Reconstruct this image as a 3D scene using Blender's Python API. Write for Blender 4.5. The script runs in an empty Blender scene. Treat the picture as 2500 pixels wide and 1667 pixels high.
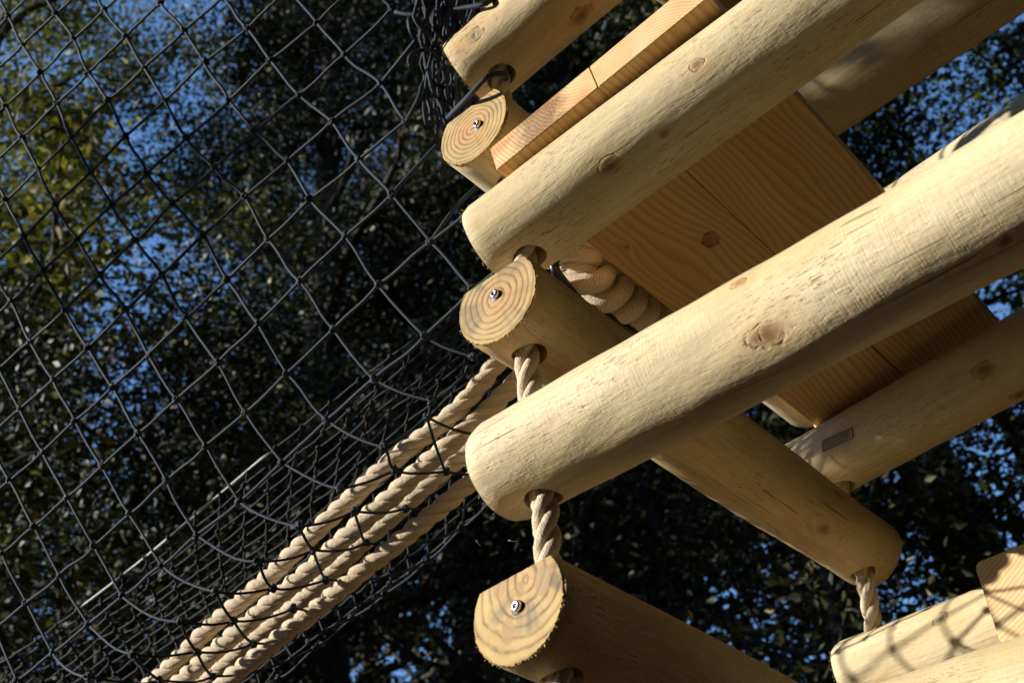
import bpy, math, random
import numpy as np
from mathutils import Vector, Matrix

random.seed(7)
rng = np.random.default_rng(11)
SC = bpy.context.scene
COL = SC.collection
PI = math.pi

# ------------------------------------------------------------------ camera, sky, sun, exposure
UPC = np.array([-.105, .765, -.635]); UPC /= np.linalg.norm(UPC)      # world up seen from the camera
fw = np.array([0., 0., -1.]); yw = fw - (fw @ UPC) * UPC; yw /= np.linalg.norm(yw)
xw = np.cross(yw, UPC)
RM = np.array([xw, yw, UPC])                                          # camera axes -> world axes
CAMP = np.array([0., 0., 1.55])
FPX, CX, CY = 3000.0, 1250.0, 833.5
def W(c): return RM @ np.asarray(c, float) + CAMP
def D(c): return RM @ np.asarray(c, float)
def at(px, py, z): return np.array([(px - CX) / FPX * z, -(py - CY) / FPX * z, -z])   # bearing + distance

cam_d = bpy.data.cameras.new('camera'); cam = bpy.data.objects.new('camera', cam_d); COL.objects.link(cam)
cam_d.sensor_width = 23.5; cam_d.lens = 23.5 * FPX / 2500.0
cam_d.clip_start = .05; cam_d.clip_end = 500
cam.matrix_world = Matrix([list(RM[i]) + [CAMP[i]] for i in range(3)] + [[0, 0, 0, 1]])
cam_d.dof.use_dof = True; cam_d.dof.focus_distance = 1.27; cam_d.dof.aperture_fstop = 6.7
SC.camera = cam

SUNC = np.array([-.955, .20, -.12]); SUNC /= np.linalg.norm(SUNC)
SUN = D(SUNC)
s_el = math.asin(SUN[2]); s_az = math.atan2(SUN[0], SUN[1])
world = bpy.data.worlds.new('World'); SC.world = world; world.use_nodes = True
wt = world.node_tree; bg = wt.nodes['Background']
sky = wt.nodes.new('ShaderNodeTexSky'); sky.sky_type = 'NISHITA'; sky.sun_disc = False
sky.sun_elevation = s_el; sky.sun_rotation = s_az; sky.ozone_density = 6.0; sky.air_density = 1.2; sky.dust_density = .0
wt.links.new(sky.outputs[0], bg.inputs[0]); bg.inputs[1].default_value = .15
sl = bpy.data.lights.new('sun', 'SUN'); sl.energy = 5.0; sl.angle = math.radians(.5); sl.color = (1, .965, .90)
so = bpy.data.objects.new('sun', sl); COL.objects.link(so)
so.rotation_euler = Vector(SUN).to_track_quat('Z', 'Y').to_euler(); so.location = (-6, 2, 8)
SC.view_settings.view_transform = 'Standard'; SC.view_settings.look = 'None'
SC.view_settings.exposure = .72; SC.view_settings.gamma = 1
SC.render.engine = 'CYCLES'
SC.cycles.max_bounces = 6; SC.cycles.diffuse_bounces = 4

# ------------------------------------------------------------------ object helpers
def tag(o, label=None, cat=None, group=None, kind=None):
    if label: o['label'] = label
    if cat: o['category'] = cat
    if group: o['group'] = group
    if kind: o['kind'] = kind
    return o
def link(o, parent=None):
    COL.objects.link(o)
    if parent is not None: o.parent = parent
    return o
def empty(name, mat=None, loc=None):
    o = bpy.data.objects.new(name, None); o.empty_display_size = .05; COL.objects.link(o)
    if mat is not None: o.matrix_world = mat
    if loc is not None: o.location = loc
    return o
def mesh(name, V, F, mats, parent=None, smooth=True, mi=None, uv=None, loc=None):
    me = bpy.data.meshes.new(name)
    me.from_pydata([tuple(v) for v in V], [], [tuple(f) for f in F])
    for m in (mats if isinstance(mats, (list, tuple)) else [mats]): me.materials.append(m)
    if mi is not None: me.polygons.foreach_set('material_index', mi)
    me.polygons.foreach_set('use_smooth', [smooth] * len(me.polygons))
    if uv is not None:
        l = me.uv_layers.new(name='UVMap'); vi = np.empty(len(me.loops), int); me.loops.foreach_get('vertex_index', vi)
        l.data.foreach_set('uv', np.asarray(uv, float)[vi].ravel())
    me.update()
    o = bpy.data.objects.new(name, me)
    if loc is not None: o.location = loc
    return link(o, parent)
def frame(p, x, z):
    """4x4 with local X along x and local Z as near z as possible (world vectors)"""
    x = np.asarray(x, float); x = x / np.linalg.norm(x); z = np.asarray(z, float); z = z - (z @ x) * x; z /= np.linalg.norm(z)
    y = np.cross(z, x)
    return Matrix([[x[i], y[i], z[i], p[i]] for i in range(3)] + [[0, 0, 0, 1]])

class MB:
    def __init__(s): s.V = []; s.F = []; s.UV = []; s.n = 0
    def add(s, V, F, UV=None):
        V = np.asarray(V, float); s.V.append(V); s.F += [tuple(i + s.n for i in f) for f in F]
        s.UV.append(np.zeros((len(V), 2)) if UV is None else np.asarray(UV, float)); s.n += len(V)
    def build(s, name, mats, parent=None, smooth=True, loc=None):
        V = np.vstack(s.V)
        if loc is not None: V = V - np.asarray(loc)
        return mesh(name, V, s.F, mats, parent, smooth, uv=np.vstack(s.UV), loc=loc)
def frames(P):
    P = np.asarray(P, float); T = np.gradient(P, axis=0); T /= np.linalg.norm(T, axis=1)[:, None] + 1e-12
    a = np.array([0., 0., 1.]) if abs(T[0][2]) < .9 else np.array([1., 0., 0.])
    n = a - (a @ T[0]) * T[0]; n /= np.linalg.norm(n); Ns = [n]
    for i in range(1, len(P)):
        n = Ns[-1] - (Ns[-1] @ T[i]) * T[i]; n /= np.linalg.norm(n) + 1e-12; Ns.append(n)
    Ns = np.array(Ns); return T, Ns, np.cross(T, Ns)
def tube(mb, P, r, seg=8, cap=True, noise=0):
    P = np.asarray(P, float); n = len(P); r = np.broadcast_to(np.asarray(r, float), (n,)).copy()
    if noise: r *= 1 + rng.normal(0, noise, n)
    T, A, B = frames(P); th = np.linspace(0, 2 * PI, seg, endpoint=False)
    V = P[:, None, :] + r[:, None, None] * (np.cos(th)[None, :, None] * A[:, None, :] + np.sin(th)[None, :, None] * B[:, None, :])
    L = np.r_[0, np.cumsum(np.linalg.norm(np.diff(P, axis=0), axis=1))]
    UV = np.stack([np.broadcast_to(th / (2 * PI), (n, seg)), np.broadcast_to(L[:, None], (n, seg))], -1).reshape(-1, 2)
    F = [(i * seg + j, i * seg + (j + 1) % seg, (i + 1) * seg + (j + 1) % seg, (i + 1) * seg + j) for i in range(n - 1) for j in range(seg)]
    if cap: F += [tuple(range(seg))[::-1], tuple((n - 1) * seg + j for j in range(seg))]
    mb.add(V.reshape(-1, 3), F, UV)
def smooth_path(P, step):
    P = np.asarray(P, float)
    if len(P) < 3:
        n = max(2, int(np.linalg.norm(P[1] - P[0]) / step) + 1); return P[0] + np.linspace(0, 1, n)[:, None] * (P[-1] - P[0])
    Q = np.vstack([2 * P[0] - P[1], P, 2 * P[-1] - P[-2]]); out = []
    for i in range(1, len(Q) - 2):
        a, b, c, d = Q[i - 1], Q[i], Q[i + 1], Q[i + 2]; n = max(1, int(np.linalg.norm(c - b) / step + .5))
        for t in np.linspace(0, 1, n, endpoint=False):
            out.append(.5 * (2 * b + (c - a) * t + (2 * a - 5 * b + 4 * c - d) * t * t + (3 * b - a - 3 * c + d) * t ** 3))
    out.append(Q[-2]); return np.array(out)

# ------------------------------------------------------------------ materials
def nodes(name):
    m = bpy.data.materials.new(name); m.use_nodes = True; t = m.node_tree; return m, t, t.nodes['Principled BSDF']
class G:
    """tiny shader graph writer"""
    def __init__(s, t): s.t = t
    def n(s, typ, **k):
        x = s.t.nodes.new('ShaderNode' + typ)
        for a, b in k.items():
            if a.startswith('i_'):
                x.inputs[a[2:].replace('_', ' ')].default_value = b
            else: setattr(x, a, b)
        return x
    def l(s, a, b): s.t.links.new(a, b)
    def obj(s, off=(0, 0, 0), sc=(1, 1, 1), src='Object'):
        c = s.n('TexCoord'); m = s.n('Mapping'); m.inputs['Location'].default_value = off; m.inputs['Scale'].default_value = sc
        s.l(c.outputs[src], m.inputs[0]); return m.outputs[0]
    def noise(s, vec, scale=1, detail=3, rough=.5, dist=0):
        x = s.n('TexNoise', i_Scale=scale, i_Detail=detail, i_Roughness=rough, i_Distortion=dist); s.l(vec, x.inputs['Vector']); return x.outputs['Fac']
    def ramp(s, fac, pts, interp='LINEAR'):
        x = s.n('ValToRGB'); e = x.color_ramp; e.interpolation = interp
        while len(e.elements) < len(pts): e.elements.new(.5)
        for el, (p, c) in zip(e.elements, pts): el.position = p; el.color = (*c, 1) if isinstance(c, (tuple, list)) else (c, c, c, 1)
        s.l(fac, x.inputs[0]); return x.outputs[0]
    def mix(s, fac, a, b, mode='MIX'):
        x = s.n('Mix', data_type='RGBA', blend_type=mode)
        for v, i in ((fac, 0), (a, 6), (b, 7)):
            if hasattr(v, 'is_linked'): s.l(v, x.inputs[i])
            else: x.inputs[i].default_value = v if i == 0 else (*v, 1)
        return x.outputs[2]
    def m(s, op, a, b=None, c=None, clamp=False):
        x = s.n('Math', operation=op, use_clamp=clamp)
        for v, i in ((a, 0), (b, 1), (c, 2)):
            if v is None: continue
            if hasattr(v, 'is_linked'): s.l(v, x.inputs[i])
            else: x.inputs[i].default_value = v
        return x.outputs[0]
    def vm(s, op, a, b=None):
        x = s.n('VectorMath', operation=op)
        for v, i in ((a, 0), (b, 1)):
            if v is None: continue
            if hasattr(v, 'is_linked'): s.l(v, x.inputs[i])
            else: x.inputs[i].default_value = v
        return x.outputs['Value'] if op in ('LENGTH', 'DOT_PRODUCT') else x.outputs[0]
    def bump(s, h, strength, dist, prev=None):
        x = s.n('Bump', i_Strength=strength, i_Distance=dist); s.l(h, x.inputs['Height'])
        if prev is not None: s.l(prev, x.inputs['Normal'])
        return x.outputs[0]

def wood_log(seed, knots=(), tone=(1, 1, 1), scratch=1.0, dash=.55, mott=1.):
    """peeled pine pole: local X runs along the pole; knots = (x, angle, radius, colour)"""
    m, t, b = nodes('pine_pole'); g = G(t); o = (seed * 3.17, seed * 1.3, seed * .7)
    co = g.obj(); cw = co; ks = []
    for (kx, ka, kr, kc) in knots:
        p = (kx, .05 * math.cos(ka), .05 * math.sin(ka)); v = g.vm('SUBTRACT', co, p); ks.append((v, kr, kc))
        vs = g.vm('MULTIPLY', v, (.5, 1., 1.)); q = g.m('DIVIDE', g.vm('LENGTH', vs), kr)
        f = g.m('DIVIDE', -1.0, g.m('ADD', g.m('MULTIPLY', q, q), 1.))                 # grain is pushed aside round the knot
        sc_ = g.n('VectorMath', operation='SCALE'); g.l(g.vm('MULTIPLY', v, (.0, 1., 1.)), sc_.inputs[0]); g.l(f, sc_.inputs['Scale'])
        cw = g.vm('ADD', cw, sc_.outputs[0])
    bend_ = g.n('TexNoise', i_Scale=1., i_Detail=1.); g.l(g.obj(o, (3, 5, 5)), bend_.inputs['Vector'])
    cw = g.vm('ADD', cw, g.vm('MULTIPLY', g.vm('SUBTRACT', bend_.outputs['Color'], (.5, .5, .5)), (0, .016, .016)))
    def mp(sc, off=o):
        x = g.n('Mapping'); x.inputs['Location'].default_value = off; x.inputs['Scale'].default_value = sc; g.l(cw, x.inputs[0]); return x.outputs[0]
    base = g.ramp(g.noise(mp((1.6, 16, 16)), 1, 4, .55), [(.3, (.57, .445, .25)), (.5, (.68, .565, .355)), (.72, (.76, .665, .46))])
    blotch = g.noise(mp((5, 9, 9)), 1, 3, .6)
    base = g.mix(g.ramp(blotch, [(.46, 0.), (.70, .75)]), base, (.47, .41, .22))
    warm = g.noise(mp((5, 20, 20), (o[1], o[0], 3)), 1, 4, .65)
    base = g.mix(g.ramp(warm, [(.52, 0.), (.75, min(.95, .65 * mott))]), base, (.66 - .14 * (mott - 1), .42 - .14 * (mott - 1), .19 - .08 * (mott - 1)))
    smear = g.noise(mp((11, 70, 70), (o[1], 5, o[2])), 1, 4, .7)
    base = g.mix(g.ramp(smear, [(.58, 0.), (.70, .55 * (mott - 1))]), base, (.24, .11, .035))
    grey = g.noise(mp((3, 30, 30), (o[2], o[0], 9)), 1, 4, .65)
    base = g.mix(g.ramp(grey, [(.56, 0.), (.75, .5)]), base, (.40, .36, .27))
    grain = g.noise(mp((4, 190, 190)), 1, 3, .6)
    base = g.mix(g.ramp(grain, [(.45, 0.), (.75, .38)]), base, (.42, .29, .14))
    fineg = g.noise(mp((10, 640, 640)), 1, 2, .6)
    base = g.mix(g.ramp(fineg, [(.48, 0.), (.75, .30)]), base, (.40, .28, .14))
    dk = g.noise(mp((85, 620, 620)), 1, 2, .6); area = g.noise(mp((9, 13, 13)), 1, 3, .6)
    dk = g.m('MULTIPLY', g.ramp(dk, [(.60, 0.), (.68, 1.)]), g.ramp(area, [(.44, .05), (.60, 1.)]))
    base = g.mix(g.m('MULTIPLY', dk, dash), base, (.27, .17, .08))
    crk = g.noise(mp((2.2, 260, 260)), 1, 1, .5); crk = g.m('MULTIPLY', g.ramp(crk, [(.72, 0.), (.745, 1.)]), g.ramp(g.noise(mp((4, 8, 8), (3, 1, 2)), 1, 1), [(.5, 0.), (.58, 1.)]))
    base = g.mix(g.m('MULTIPLY', crk, .75), base, (.14, .085, .04))
    pore = g.noise(mp((160, 380, 380)), 1, 4, .7)
    base = g.mix(g.ramp(pore, [(.35, .30), (.55, 0.)]), base, (.45, .33, .17))
    wob = g.noise(g.obj(o, (34, 70, 70)), 1, 3, .6); kh = None; kg = g.noise(g.obj(o, (260, 260, 260)), 1, 2)
    for (v, kr, kc) in ks:
        d = g.vm('LENGTH', g.vm('MULTIPLY', v, (.70, 1., 1.)))
        d = g.m('DIVIDE', g.m('ADD', d, g.m('MULTIPLY', g.m('SUBTRACT', wob, .5), kr * 1.3)), kr)
        halo = g.ramp(g.m('MULTIPLY', d, .3), [(.2, .6), (.5, .22), (1., 0.)])
        core = g.ramp(d, [(0., .95), (.55, .75), (1.0, .0)])
        inner = g.ramp(d, [(0., .7), (.35, .25), (.6, 0.)])
        crack = g.ramp(g.m('MULTIPLY', d, .6), [(.46, 0.), (.56, 1.), (.66, 0.)])
        crack = g.m('MULTIPLY', crack, g.ramp(g.noise(g.obj(o, (90, 90, 90)), 1, 1), [(.42, 0.), (.62, 1.)]))
        base = g.mix(halo, base, (.60, .40, .19)); base = g.mix(core, base, kc); base = g.mix(inner, base, tuple(x * .55 for x in kc))
        base = g.mix(g.m('MULTIPLY', crack, .7), base, (.14, .075, .035))
        kh = crack if kh is None else g.m('MAXIMUM', kh, crack)
    base = g.mix(1.0, base, tone, 'MULTIPLY')
    g.l(base, b.inputs['Base Color']); b.inputs['Roughness'].default_value = .62; b.inputs['Specular IOR Level'].default_value = .25
    sc = g.noise(g.obj(o, (620, 40, 40)), 1, 2, .6); scm = g.ramp(g.noise(g.obj(o, (7, 10, 10)), 1, 2), [(.4, .1), (.6, 1.)])
    big = g.noise(mp((14, 40, 40)), 1, 5, .65)
    n = g.bump(big, .6, .0032)
    n = g.bump(g.m('MULTIPLY', sc, scm), .30 * scratch, .0010, n)
    n = g.bump(g.m('SUBTRACT', 1., dk), .75, .0013, n)
    n = g.bump(grain, .5, .0008, n); n = g.bump(pore, .32, .0007, n); n = g.bump(g.m('SUBTRACT', 1., crk), .9, .002, n)
    if kh is not None: n = g.bump(g.m('SUBTRACT', 1., kh), .5, .0015, n)
    g.l(n, b.inputs['Normal'])
    return m

def wood_end(seed, cx=.0, cz=.0, pink=.6, stain=.5, rings=150., knots=(), warp=.004):
    """sawn pole end: rings round a pith in local Y-Z"""
    m, t, b = nodes('sawn_end_grain'); g = G(t); o = (seed, seed * 2.1, 0)
    co = g.vm('MULTIPLY', g.obj(), (0, 1, 1)); co = g.vm('SUBTRACT', co, (0, cx, cz))
    w = g.n('TexNoise', i_Scale=28., i_Detail=2.); g.l(g.obj(o), w.inputs['Vector'])
    wv = g.vm('MULTIPLY', g.vm('SUBTRACT', w.outputs['Color'], (.5, .5, .5)), (0, warp * 2, warp * 2))
    co2 = g.vm('ADD', co, wv); r = g.vm('LENGTH', co2)
    rn = g.m('ADD', g.m('MULTIPLY', r, rings), g.m('MULTIPLY', g.noise(g.obj(o, (0, 22, 22)), 1, 3, .5), 1.1))
    fr = g.m('FRACT', rn)
    line = g.ramp(fr, [(0., .35), (.25, .0), (.60, .15), (.82, 1.), (.94, 1.), (1., .35)])
    base = g.ramp(g.m('MULTIPLY', r, 20.), [(.0, (.60, .40, .20)), (.45, (.60, .42, .20)), (.8, (.60, .45, .23)), (1., (.62, .47, .21))])
    pk = g.ramp(g.m('MULTIPLY', r, 30.), [(.2, pink), (.85, 0.)])
    base = g.mix(pk, base, (.64, .33, .17))
    ang = g.n('TexNoise', i_Scale=1., i_Detail=2.)
    un = g.vm('NORMALIZE', co); un = g.vm('MULTIPLY', un, (1.6, 1.6, 1.6)); un = g.vm('ADD', un, (seed, seed, seed)); g.l(un, ang.inputs['Vector'])
    st = g.m('MULTIPLY', g.ramp(ang.outputs['Fac'], [(.46, 0.), (.60, 1.)]), g.ramp(g.m('MULTIPLY', r, 20.), [(.3, .1), (.55, 1.), (.9, .9), (1., .1)]))
    base = g.mix(g.m('MULTIPLY', st, stain), base, (.18, .165, .125))
    lv = g.ramp(g.noise(g.obj((seed, 4, 1), (0, 55, 55)), 1, 3, .6), [(.35, .30), (.65, .88)])
    tn = g.noise(g.obj((seed, 9, 1), (0, 34, 34)), 1, 3, .6); base = g.mix(g.ramp(tn, [(.45, 0.), (.70, .55)]), base, (.44, .26, .10))
    rim = g.ramp(g.m('MULTIPLY', g.vm('LENGTH', g.vm('MULTIPLY', g.obj(), (0, 1, 1))), 20.), [(.88, 0.), (.97, .55)]); base = g.mix(rim, base, (.62, .42, .14))
    base = g.mix(g.m('MULTIPLY', line, lv), base, (.15, .105, .055))
    a2 = g.n('TexNoise', i_Scale=1., i_Detail=1.); u2 = g.vm('MULTIPLY', g.vm('NORMALIZE', co), (7, 7, 7)); g.l(g.vm('ADD', u2, (seed, 2, 1)), a2.inputs['Vector'])
    chk = g.m('MULTIPLY', g.ramp(a2.outputs['Fac'], [(.66, 0.), (.70, 1.)]), g.ramp(g.m('MULTIPLY', r, 30.), [(.12, 0.), (.3, 1.), (.9, .0)])); base = g.mix(g.m('MULTIPLY', chk, .5), base, (.12, .08, .05))
    fine = g.noise(g.obj(o, (1, 900, 900)), 1, 2, .6); base = g.mix(g.ramp(fine, [(.5, 0.), (.8, .3)]), base, (.5, .34, .16))
    saw = g.noise(g.obj(o, (1, 30, 700)), 1, 2, .6)
    for (ky, kz, kr, kc) in knots:
        d = g.vm('LENGTH', g.vm('MULTIPLY', g.vm('SUBTRACT', g.obj(), (0, ky, kz)), (0, 1, .62)))
        d = g.m('ADD', g.m('DIVIDE', d, kr), g.m('MULTIPLY', g.m('SUBTRACT', fr, .5), .12))
        base = g.mix(g.ramp(d, [(.0, 1.), (.8, .9), (1., 0.)]), base, kc); base = g.mix(g.ramp(d, [(.8, 0.), (1.0, .55), (1.3, 0.)]), base, (.45, .27, .12))
    base = g.mix(1., base, (.86, .80, .70), 'MULTIPLY')
    g.l(base, b.inputs['Base Color']); b.inputs['Roughness'].default_value = .7; b.inputs['Specular IOR Level'].default_value = .2
    n = g.bump(g.m('MULTIPLY', line, -1.), .4, .0008); n = g.bump(saw, .35, .0005, n); g.l(n, b.inputs['Normal'])
    return m

def wood_board(seed, knots=(), tone=(1, 1, 1)):
    """planed plank, grain along local X, arched figure on the faces"""
    m, t, b = nodes('planed_board'); g = G(t); o = (seed * 2.3, seed, seed * .4)
    co = g.obj(); dist = g.noise(g.obj(o, (2.2, 9, 9)), 1, 2, .45)
    v = g.n('SeparateXYZ'); g.l(co, v.inputs[0])
    q = g.m('ADD', v.outputs[1], g.m('MULTIPLY', g.m('SUBTRACT', dist, .5), .085)); q = g.m('ADD', q, g.m('MULTIPLY', v.outputs[2], .7))
    for (kx, ky, kr) in knots:
        d = g.vm('LENGTH', g.vm('MULTIPLY', g.vm('SUBTRACT', co, (kx, ky, 0)), (.5, 1, 0)))
        q = g.m('ADD', q, g.m('MULTIPLY', g.m('DIVIDE', kr, g.m('ADD', d, kr)), .025))
    f = g.m('FRACT', g.m('MULTIPLY', q, 115.)); line = g.ramp(f, [(0., .0), (.35, .1), (.85, 1.), (1., 0.)])
    base = g.ramp(g.noise(g.obj(o, (1.5, 20, 20)), 1, 3), [(.3, (.56, .37, .17)), (.7, (.66, .48, .26))])
    base = g.mix(g.m('MULTIPLY', line, .6), base, (.36, .19, .065))
    fib = g.noise(g.obj(o, (6, 300, 300)), 1, 2); base = g.mix(g.ramp(fib, [(.5, 0.), (.8, .35)]), base, (.38, .22, .1))
    wob = g.noise(g.obj(o, (60, 60, 60)), 1, 2)
    for (kx, ky, kr) in knots:
        d = g.vm('LENGTH', g.vm('MULTIPLY', g.vm('SUBTRACT', co, (kx, ky, 0)), (.85, 1, 0)))
        d = g.m('ADD', g.m('DIVIDE', d, kr), g.m('MULTIPLY', g.m('SUBTRACT', wob, .5), .35))
        base = g.mix(g.ramp(d, [(.0, .85), (.75, .7), (.95, 0.)]), base, (.26, .12, .05)); base = g.mix(g.m('MULTIPLY', g.ramp(g.m('MULTIPLY', d, .8), [(.5, 0.), (.68, .95), (.86, 0.)]), g.ramp(g.noise(g.obj(o, (110, 110, 110)), 1, 1), [(.35, .1), (.6, 1.)])), base, (.07, .03, .015))
    base = g.mix(1., base, tone, 'MULTIPLY')
    g.l(base, b.inputs['Base Color']); b.inputs['Roughness'].default_value = .6; b.inputs['Specular IOR Level'].default_value = .25
    n = g.bump(line, .25, .0006); n = g.bump(fib, .3, .0004, n); g.l(n, b.inputs['Normal'])
    return m

def wood_board_end(seed, c, rings=230., red=.6, arch=(1, 1), dark=0.):
    m, t, b = nodes('board_end_grain'); g = G(t); o = (seed, seed, seed)
    co = g.vm('MULTIPLY', g.obj(), (0, arch[0], arch[1])); r = g.vm('LENGTH', g.vm('SUBTRACT', co, (0, c[0], c[1])))
    rn = g.m('ADD', g.m('MULTIPLY', r, rings), g.m('MULTIPLY', g.noise(g.obj(o, (0, 30, 30)), 1, 2), 1.0)); fr = g.m('FRACT', rn)
    line = g.ramp(fr, [(0., .2), (.45, .0), (.85, 1.), (1., .3)])
    base = g.ramp(g.noise(g.obj(o, (1, 30, 30)), 1, 2), [(.35, (.72, .56, .30)), (.65, (.66, .52, .26))])
    zone = g.ramp(g.noise(g.obj((o[0] + 3, 0, 0), (1, 16, 26)), 1, 2, .5), [(.38, 0.), (.6, 1.)])
    base = g.mix(g.m('MULTIPLY', zone, red), base, (.62, .30, .13))
    base = g.mix(g.m('MULTIPLY', line, .55), base, (.46, .19, .07))
    if dark:
        sy = g.n('SeparateXYZ'); g.l(g.obj(), sy.inputs[0]); yy = g.m('ADD', sy.outputs[1], g.m('MULTIPLY', g.m('SUBTRACT', g.noise(g.obj((1, 1, 1), (1, 45, 60)), 1, 3, .6), .5), .06)); dz = g.ramp(g.m('MULTIPLY', g.m('ABSOLUTE', g.m('SUBTRACT', yy, .004)), 20.), [(.35, dark), (.8, 0.)]); sp = g.noise(g.obj(o, (1, 480, 480)), 1, 2, .7)
        base = g.mix(g.m('MULTIPLY', dz, g.ramp(sp, [(.35, .9), (.6, .5)])), base, (.12, .042, .014))
    fine = g.noise(g.obj(o, (1, 1100, 1100)), 1, 2, .6); base = g.mix(g.ramp(fine, [(.5, 0.), (.75, .4)]), base, (.36, .18, .07))
    g.l(base, b.inputs['Base Color']); b.inputs['Roughness'].default_value = .72; b.inputs['Specular IOR Level'].default_value = .2
    g.l(g.bump(g.m('ADD', line, fine), .35, .0006), b.inputs['Normal'])
    return m

def rope_mat(name, c0, c1, freq=1.0, yarn=.9):
    m, t, b = nodes(name); g = G(t)
    uv = g.n('TexCoord'); s = g.n('SeparateXYZ'); g.l(uv.outputs['UV'], s.inputs[0])
    # yarns lie at a slant on each strand
    ph = g.m('ADD', g.m('MULTIPLY', s.outputs[0], 12.), g.m('MULTIPLY', s.outputs[1], 330. * freq))
    ph = g.m('ADD', ph, g.m('MULTIPLY', g.noise(g.obj(), 90, 2), 2.2)); yn = g.m('ABSOLUTE', g.m('SINE', g.m('MULTIPLY', ph, PI)))
    nz = g.noise(g.obj((0, 0, 0), (1, 1, 1)), 260, 4, .7); big = g.noise(g.obj(), 22, 3, .6)
    col = g.ramp(g.m('ADD', g.m('MULTIPLY', yn, .45), g.m('MULTIPLY', nz, .55)), [(.2, c0), (.75, c1)])
    col = g.mix(g.ramp(big, [(.5, 0.), (.75, .5)]), col, tuple(x * .75 for x in c1))
    g.l(col, b.inputs['Base Color']); b.inputs['Roughness'].default_value = .85; b.inputs['Specular IOR Level'].default_value = .15
    fz = g.noise(g.obj(), 900, 3, .7); n = g.bump(yn, yarn * .35, .0006); n = g.bump(nz, 1., .0022, n); n = g.bump(fz, .6, .0006, n); g.l(n, b.inputs['Normal'])
    return m

def cord_mat(name, c0, c1, rough=.55):
    m, t, b = nodes(name); g = G(t)
    uv = g.n('TexCoord'); s = g.n('SeparateXYZ'); g.l(uv.outputs['UV'], s.inputs[0])
    a = g.m('ADD', g.m('MULTIPLY', s.outputs[0], 4.), g.m('MULTIPLY', s.outputs[1], 320.)); c = g.m('SUBTRACT', g.m('MULTIPLY', s.outputs[0], 4.), g.m('MULTIPLY', s.outputs[1], 320.))
    w = g.m('MAXIMUM', g.m('SINE', g.m('MULTIPLY', a, 2 * PI)), g.m('SINE', g.m('MULTIPLY', c, 2 * PI)))
    col = g.ramp(w, [(.2, c0), (.9, c1)])
    fade = g.noise(g.obj(), 9, 2); col = g.mix(g.ramp(fade, [(.4, 0.), (.7, .5)]), col, tuple(x * .6 for x in c0))
    g.l(col, b.inputs['Base Color']); b.inputs['Roughness'].default_value = rough; b.inputs['Specular IOR Level'].default_value = .18
    g.l(g.bump(w, .6, .0006), b.inputs['Normal'])
    return m

def plain(name, c, rough=.6, metal=0, bumpsc=0, bs=.3):
    m, t, b = nodes(name); g = G(t)
    n = g.noise(g.obj(), 60, 3); col = g.ramp(n, [(.3, tuple(x * .75 for x in c)), (.7, tuple(min(1, x * 1.15) for x in c))])
    g.l(col, b.inputs['Base Color']); b.inputs['Roughness'].default_value = rough; b.inputs['Metallic'].default_value = metal
    if bumpsc: g.l(g.bump(g.noise(g.obj(), bumpsc, 3), bs, .001), b.inputs['Normal'])
    return m
def leaf_mat(name, c0, c1, c2, rough=.35, trans=.3):
    m, t, b = nodes(name); g = G(t)
    gi = g.n('NewGeometry'); ri = gi.outputs['Random Per Island']
    col = g.ramp(ri, [(.0, c0), (.5, c1), (.88, c2), (.97, tuple(x * 1.5 for x in c2)), (.985, (.42, .38, .22))])  # palest few leaves: sun glints put into the leaf colour
    g.l(col, b.inputs['Base Color']); b.inputs['Roughness'].default_value = rough; b.inputs['Specular IOR Level'].default_value = .22
    tr = g.n('BsdfTranslucent'); g.l(g.mix(1., col, (1.1, 1.3, .45), 'MULTIPLY'), tr.inputs[0])
    mx = g.n('MixShader'); mx.inputs[0].default_value = trans; g.l(b.outputs[0], mx.inputs[1]); g.l(tr.outputs[0], mx.inputs[2])
    g.l(mx.outputs[0], t.nodes['Material Output'].inputs[0]); return m

M_ROPE = rope_mat('natural_rope', (.44, .32, .20), (.76, .62, .44))
M_CORD = cord_mat('black_cord', (.009, .012, .018), (.055, .070, .094))
M_CORD2 = cord_mat('dull_black_cord', (.012, .013, .015), (.045, .045, .05), .6)
M_STEEL = plain('bolt_steel', (.75, .75, .76), .22, 1)
M_DARK = plain('black_steel', (.012, .013, .016), .28)
M_HOLE_SHADE = plain('bolt_hole_shade', (.02, .018, .015), .5)
M_FIBRE = plain('wood_fibre', (.66, .50, .28), .8)
M_STAMP = plain('burnt_stamp', (.13, .075, .04), .6)
M_SILK = plain('spider_silk', (.85, .85, .85), .25)
M_BARK = plain('bark', (.040, .030, .020), .9, 0, 25, .8)
M_TWIG = plain('twig_bark', (.20, .16, .08), .8, 0, 60, .6)

# ------------------------------------------------------------------ pole geometry
# point on the axis and direction, in camera axes (metres); every pole is 0.1 m thick
AX = {
 'A': ([-.0435, .3235, -1.466], [.766, .587, .260]),
 'B': ([-.037, .234, -1.365], [.644, -.419, -.640]),
 'C': ([-.003, .110, -1.281], [.773, .535, .341]),
 'D': ([-.014, .041, -1.182], [.638, -.420, -.645]),
 'E': ([.007, -.112, -1.126], [.734, .450, .509]),
 'F': ([.008, -.213, -.984], [.676, -.446, -.586]),
 'Cp': ([.462, -.154, -1.704], [.679, .505, .533]),
}
for k, (p, d) in AX.items(): AX[k] = (np.array(p), np.array(d) / np.linalg.norm(d))
def silh(p1, p2, side, z, r, dref):
    """axis of a pole whose outline runs p1-p2 (side +1: the pole lies below the line) at distance z"""
    a, b = at(*p1, 1), at(*p2, 1); n = np.cross(a, b); n /= np.linalg.norm(n)
    if n[1] < 0: n = -n
    n = n * side; d = np.array(dref) - (np.array(dref) @ n) * n; d /= np.linalg.norm(d)
    return at(*p1, z) - n * r, d
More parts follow.
